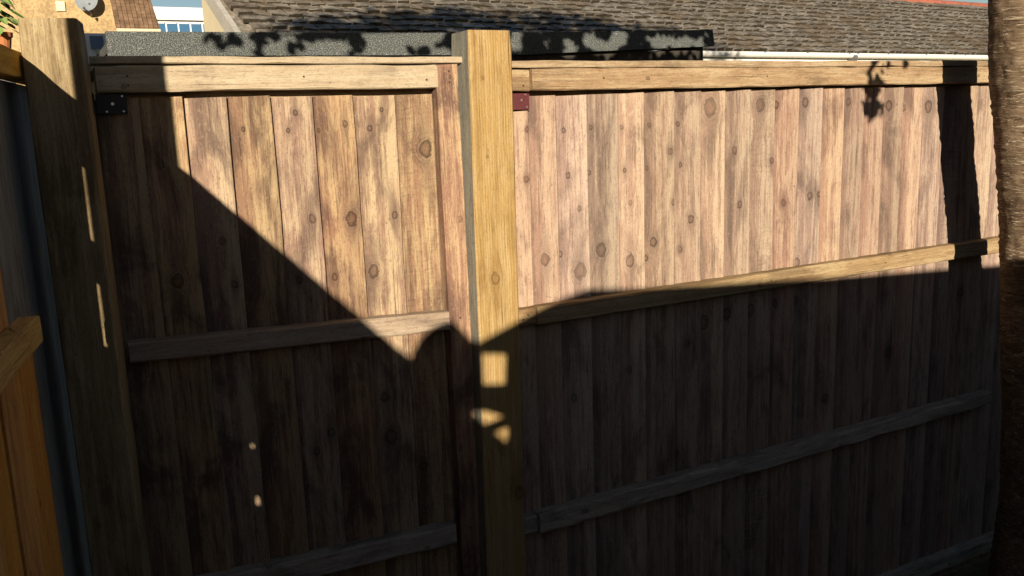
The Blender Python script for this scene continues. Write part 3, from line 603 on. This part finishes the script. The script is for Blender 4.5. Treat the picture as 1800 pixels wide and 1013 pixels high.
for n, (sn, ds, loc) in enumerate(rt):
    v = random.randrange(7); ro = Matrix.Rotation(PITCH+random.uniform(-.02, .02), 4, 'X') @ Matrix.Rotation(random.uniform(-.03, .03), 4, 'Z'); dz = random.uniform(0, .008)
    if n < 300:
        o = bpy.data.objects.new('roof_tile', tm[v]); C.objects.link(o); o.parent = RF; o.matrix_local = Matrix.Translation(loc+Vector((0, 0, dz))) @ ro
    else:
        M = Matrix.Translation(loc+Vector((0, 0, dz))) @ ro; SV.append(([M @ Vector(p) for p in tv[v]], BOXF))
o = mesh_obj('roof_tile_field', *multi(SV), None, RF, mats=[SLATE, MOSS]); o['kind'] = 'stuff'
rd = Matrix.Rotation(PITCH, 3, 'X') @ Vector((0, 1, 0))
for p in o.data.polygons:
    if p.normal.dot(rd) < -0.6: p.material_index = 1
for i in range(int(LEN/0.45)):
    V, F = tube([(0.1+i*0.45, 0, 0), (0.1+i*0.45+0.44, 0, 0)], [0.085, 0.09], 12); o = mesh_obj('ridge_tile', V, F, RED, RF, smooth=False); o.location = (0, RB, EZ+RB*T-0.06)
# gutter, clips and joint
gp = []
for x in (0.02, LEN):
    for k in range(9):
        t = math.pi*k/8; gp.append((x, -0.05-0.06*math.cos(t), EZ-0.035-0.075*math.sin(t)))
    for k in range(9):
        t = math.pi*(8-k)/8; gp.append((x, -0.05-0.054*math.cos(t), EZ-0.034-0.069*math.sin(t)))
n = 18; mesh_obj('gutter', gp, [(k, (k+1) % n, n+(k+1) % n, n+k) for k in range(n)]+[tuple(range(n)), tuple(range(n, 2*n))], WHITE, HS, smooth=False)
box('fascia_board', 0.10, LEN-.1, 0.015, 0.04, EZ-0.17, EZ-0.03, WHITE, HS)
box('soffit', 0.10, LEN-.1, 0.042, 0.218, EZ-0.165, EZ-0.145, WHITE, HS)
for x in (7.3, 8.2, 9.15, 9.35, 10.1, 11.1, 11.9, 12.2, 13.5): box('gutter_clip', x, x+0.03, -0.118, 0.0, EZ-0.045, EZ-0.026, GREYPL, HS)
mesh_obj('gutter_joint', *tube([(9.28, -0.05, EZ-0.10), (9.36, -0.05, EZ-0.10)], [0.07, 0.07], 12), GREYPL, HS)

# ------------------------------------------------------------------ tan rendered house, dish and box
TH = thing('rendered_house', 'tall house with tan pebbledash wall behind the corner post', 'house', (1.24, 14, -0.06))
box('wall', -6, 0, 0, 7, 0, 4.8, TAN, TH)
mesh_obj('roof', [(-6.3, -0.3, 4.8), (0.1, -0.3, 4.8), (0.1, 3.5, 6.2), (-6.3, 3.5, 6.2), (-6.3, 7.3, 4.8), (0.1, 7.3, 4.8)], [(0, 1, 2, 3), (3, 2, 5, 4), (0, 3, 4), (1, 5, 2), (0, 4, 5, 1)], BROWN_TILE, TH)
vb = box('wall_vent', -0.77, -0.66, -0.03, 0.0, 3.47, 3.60, plain('cream_plastic', (0.70, 0.66, 0.42), 0.5), TH)
SD = thing('satellite_dish', 'grey satellite dish on the tan house wall', 'dish', (0.90, 13.98, 3.37))
V, F = [], []
for i in range(7):
    r = 0.15*i/6
    for k in range(24):
        t = 2*math.pi*k/24; V.append((r*math.cos(t), r*r*1.1-0.16, r*math.sin(t)*1.12))
for i in range(6):
    for k in range(24): F.append((i*24+k, i*24+(k+1) % 24, (i+1)*24+(k+1) % 24, (i+1)*24+k))
V += [(x, y+0.008, z) for x, y, z in V]; F += [tuple(i+168 for i in q[::-1]) for q in F]
d = mesh_obj('reflector', [(x, -y-0.33, z+0.15) for x, y, z in V], F, DISH, SD, smooth=True); d.rotation_euler = (rad(-12), 0, rad(-18))
mesh_obj('arm', *tube([(0.0, 0.02, -0.02), (0, -0.12, 0.02), (-0.02, -0.17, 0.13)], [0.018, 0.016, 0.014], 8), GREYPL, SD)
mesh_obj('feed_arm', *tube([(0, -0.15, 0.0), (-0.09, -0.34, 0.02), (-0.11, -0.36, 0.05)], [0.010, 0.010, 0.018], 8), GREYPL, SD)

# ------------------------------------------------------------------ brown roofed house and white building far behind, small white lean-to
BH = thing('brown_roofed_house', 'house with brown tiled roof next to the tan wall', 'house', (1.20, 13.4, -0.06))
box('wall', 0.0, 0.46, 0.12, 0.58, 0, 3.13, TAN, BH)
bz = 3.19
rp = mesh_obj('roof', [(-0.05, 0, bz), (0.51, 0, bz), (0.46, 0.55, bz+0.62), (-0.05, 0.55, bz+0.62), (-0.05, 0, bz-.04), (0.51, 0, bz-.04), (0.46, 0.55, bz+.58), (-0.05, 0.55, bz+.58)], [(0, 1, 2, 3), (4, 5, 6, 7), (0, 1, 5, 4), (1, 2, 6, 5), (2, 3, 7, 6), (3, 0, 4, 7)], BROWN_TILE, BH)
q = []; bp = math.atan2(0.62, 0.55)
for j in range(12):
    for i in range(9):
        x = -0.05+i*0.06; M = Matrix.Translation((x, j*0.068*math.cos(bp), bz+0.004+j*0.068*math.sin(bp))) @ Matrix.Rotation(bp, 4, 'X')
        if x+0.058 > 0.51-0.05*j/12: continue
        q.append(([M @ Vector(p) for p in boxv(0, 0.054, -0.008, 0.066, 0.0, 0.014)], BOXF))
o = mesh_obj('tile_courses', *multi(q), BROWN_TILE, rp); o['kind'] = 'stuff'
box('eaves_board', -0.05, 0.51, -0.03, -0.012, bz-.06, bz-.005, CREAM, BH)
WB = thing('white_building', 'distant white building with a row of blue windows', 'building', (3.2, 30, -0.06))
box('wall', 0, 3.0, 0, 8, 0, 5.22, WHITE, WB)
box('parapet', -0.1, 3.1, -0.15, 8, 5.224, 5.60, WHITE, WB)
for i in range(7):
    x = 0.45+i*0.36; wn = box('window', x, x+0.33, -0.03, 0.0, 4.3, 5.16, GLASS, WB)
    fr = multi([(boxv(-.165-.02, -.165+.02, -.035, .02, -.43, .43), BOXF), (boxv(-.165+.021, .165-.02, -.035, .02, .39, .43), BOXF), (boxv(-.165+.021, .165-.02, -.03, .02, -.05, -.02), BOXF)])
    mesh_obj('frame', *fr, WHITE, wn)
LT = thing('white_lean_to', 'narrow white lean-to with a small window beside the corner post', 'shed', (0.25, 7, -0.06))
box('wall', 0.0, 0.30, 0, 0.6, 0, 2.47, WHITE, LT)
wn = box('window', 0.17, 0.255, -0.02, 0.0, 2.36, 2.45, GLASS, LT); 
box('post', 0.20, 0.262, -0.08, -0.022, 0, 2.355, plain('pale_wood', (0.5, 0.45, 0.33), 0.8, 30, .15), LT)

# ------------------------------------------------------------------ unseen blocks added round the garden to hold back skylight
BLOCKER_BRICK = plain('sky_blocker_brick', (0.13, 0.07, 0.05), 0.9, 18, 0.3)
def block(label, x0, x1, y0, y1, h, mat=None):
    t = thing('sky_blocker', label, 'house', (x0, y0, -0.06)); box('wall', 0, x1-x0, 0, y1-y0, 0, h, mat or BLOCKER_BRICK, t)
    w_, d_ = x1-x0, y1-y0
    mesh_obj('roof', [(-.2, -.2, h+.003), (w_+.2, -.2, h+.003), (w_+.2, d_+.2, h+.003), (-.2, d_+.2, h+.003), (.8, d_/2, h+.5), (w_-.8, d_/2, h+.5)], [(0, 1, 5, 4), (2, 3, 4, 5), (0, 4, 3), (1, 2, 5), (0, 3, 2, 1)], BROWN_TILE, t)
block('unseen dark block added behind the viewer to the right to cut skylight', 1.3, 12.5, -8.5, -3.2, 5.0)

block('unseen dark block added behind the viewer to the left to cut skylight', -10.0, -5.2, -8.0, -3.2, 5.0)
block('unseen dark block added beyond the side fence to cut skylight', -4.6, -1.45, -0.2, 4.2, 3.9)
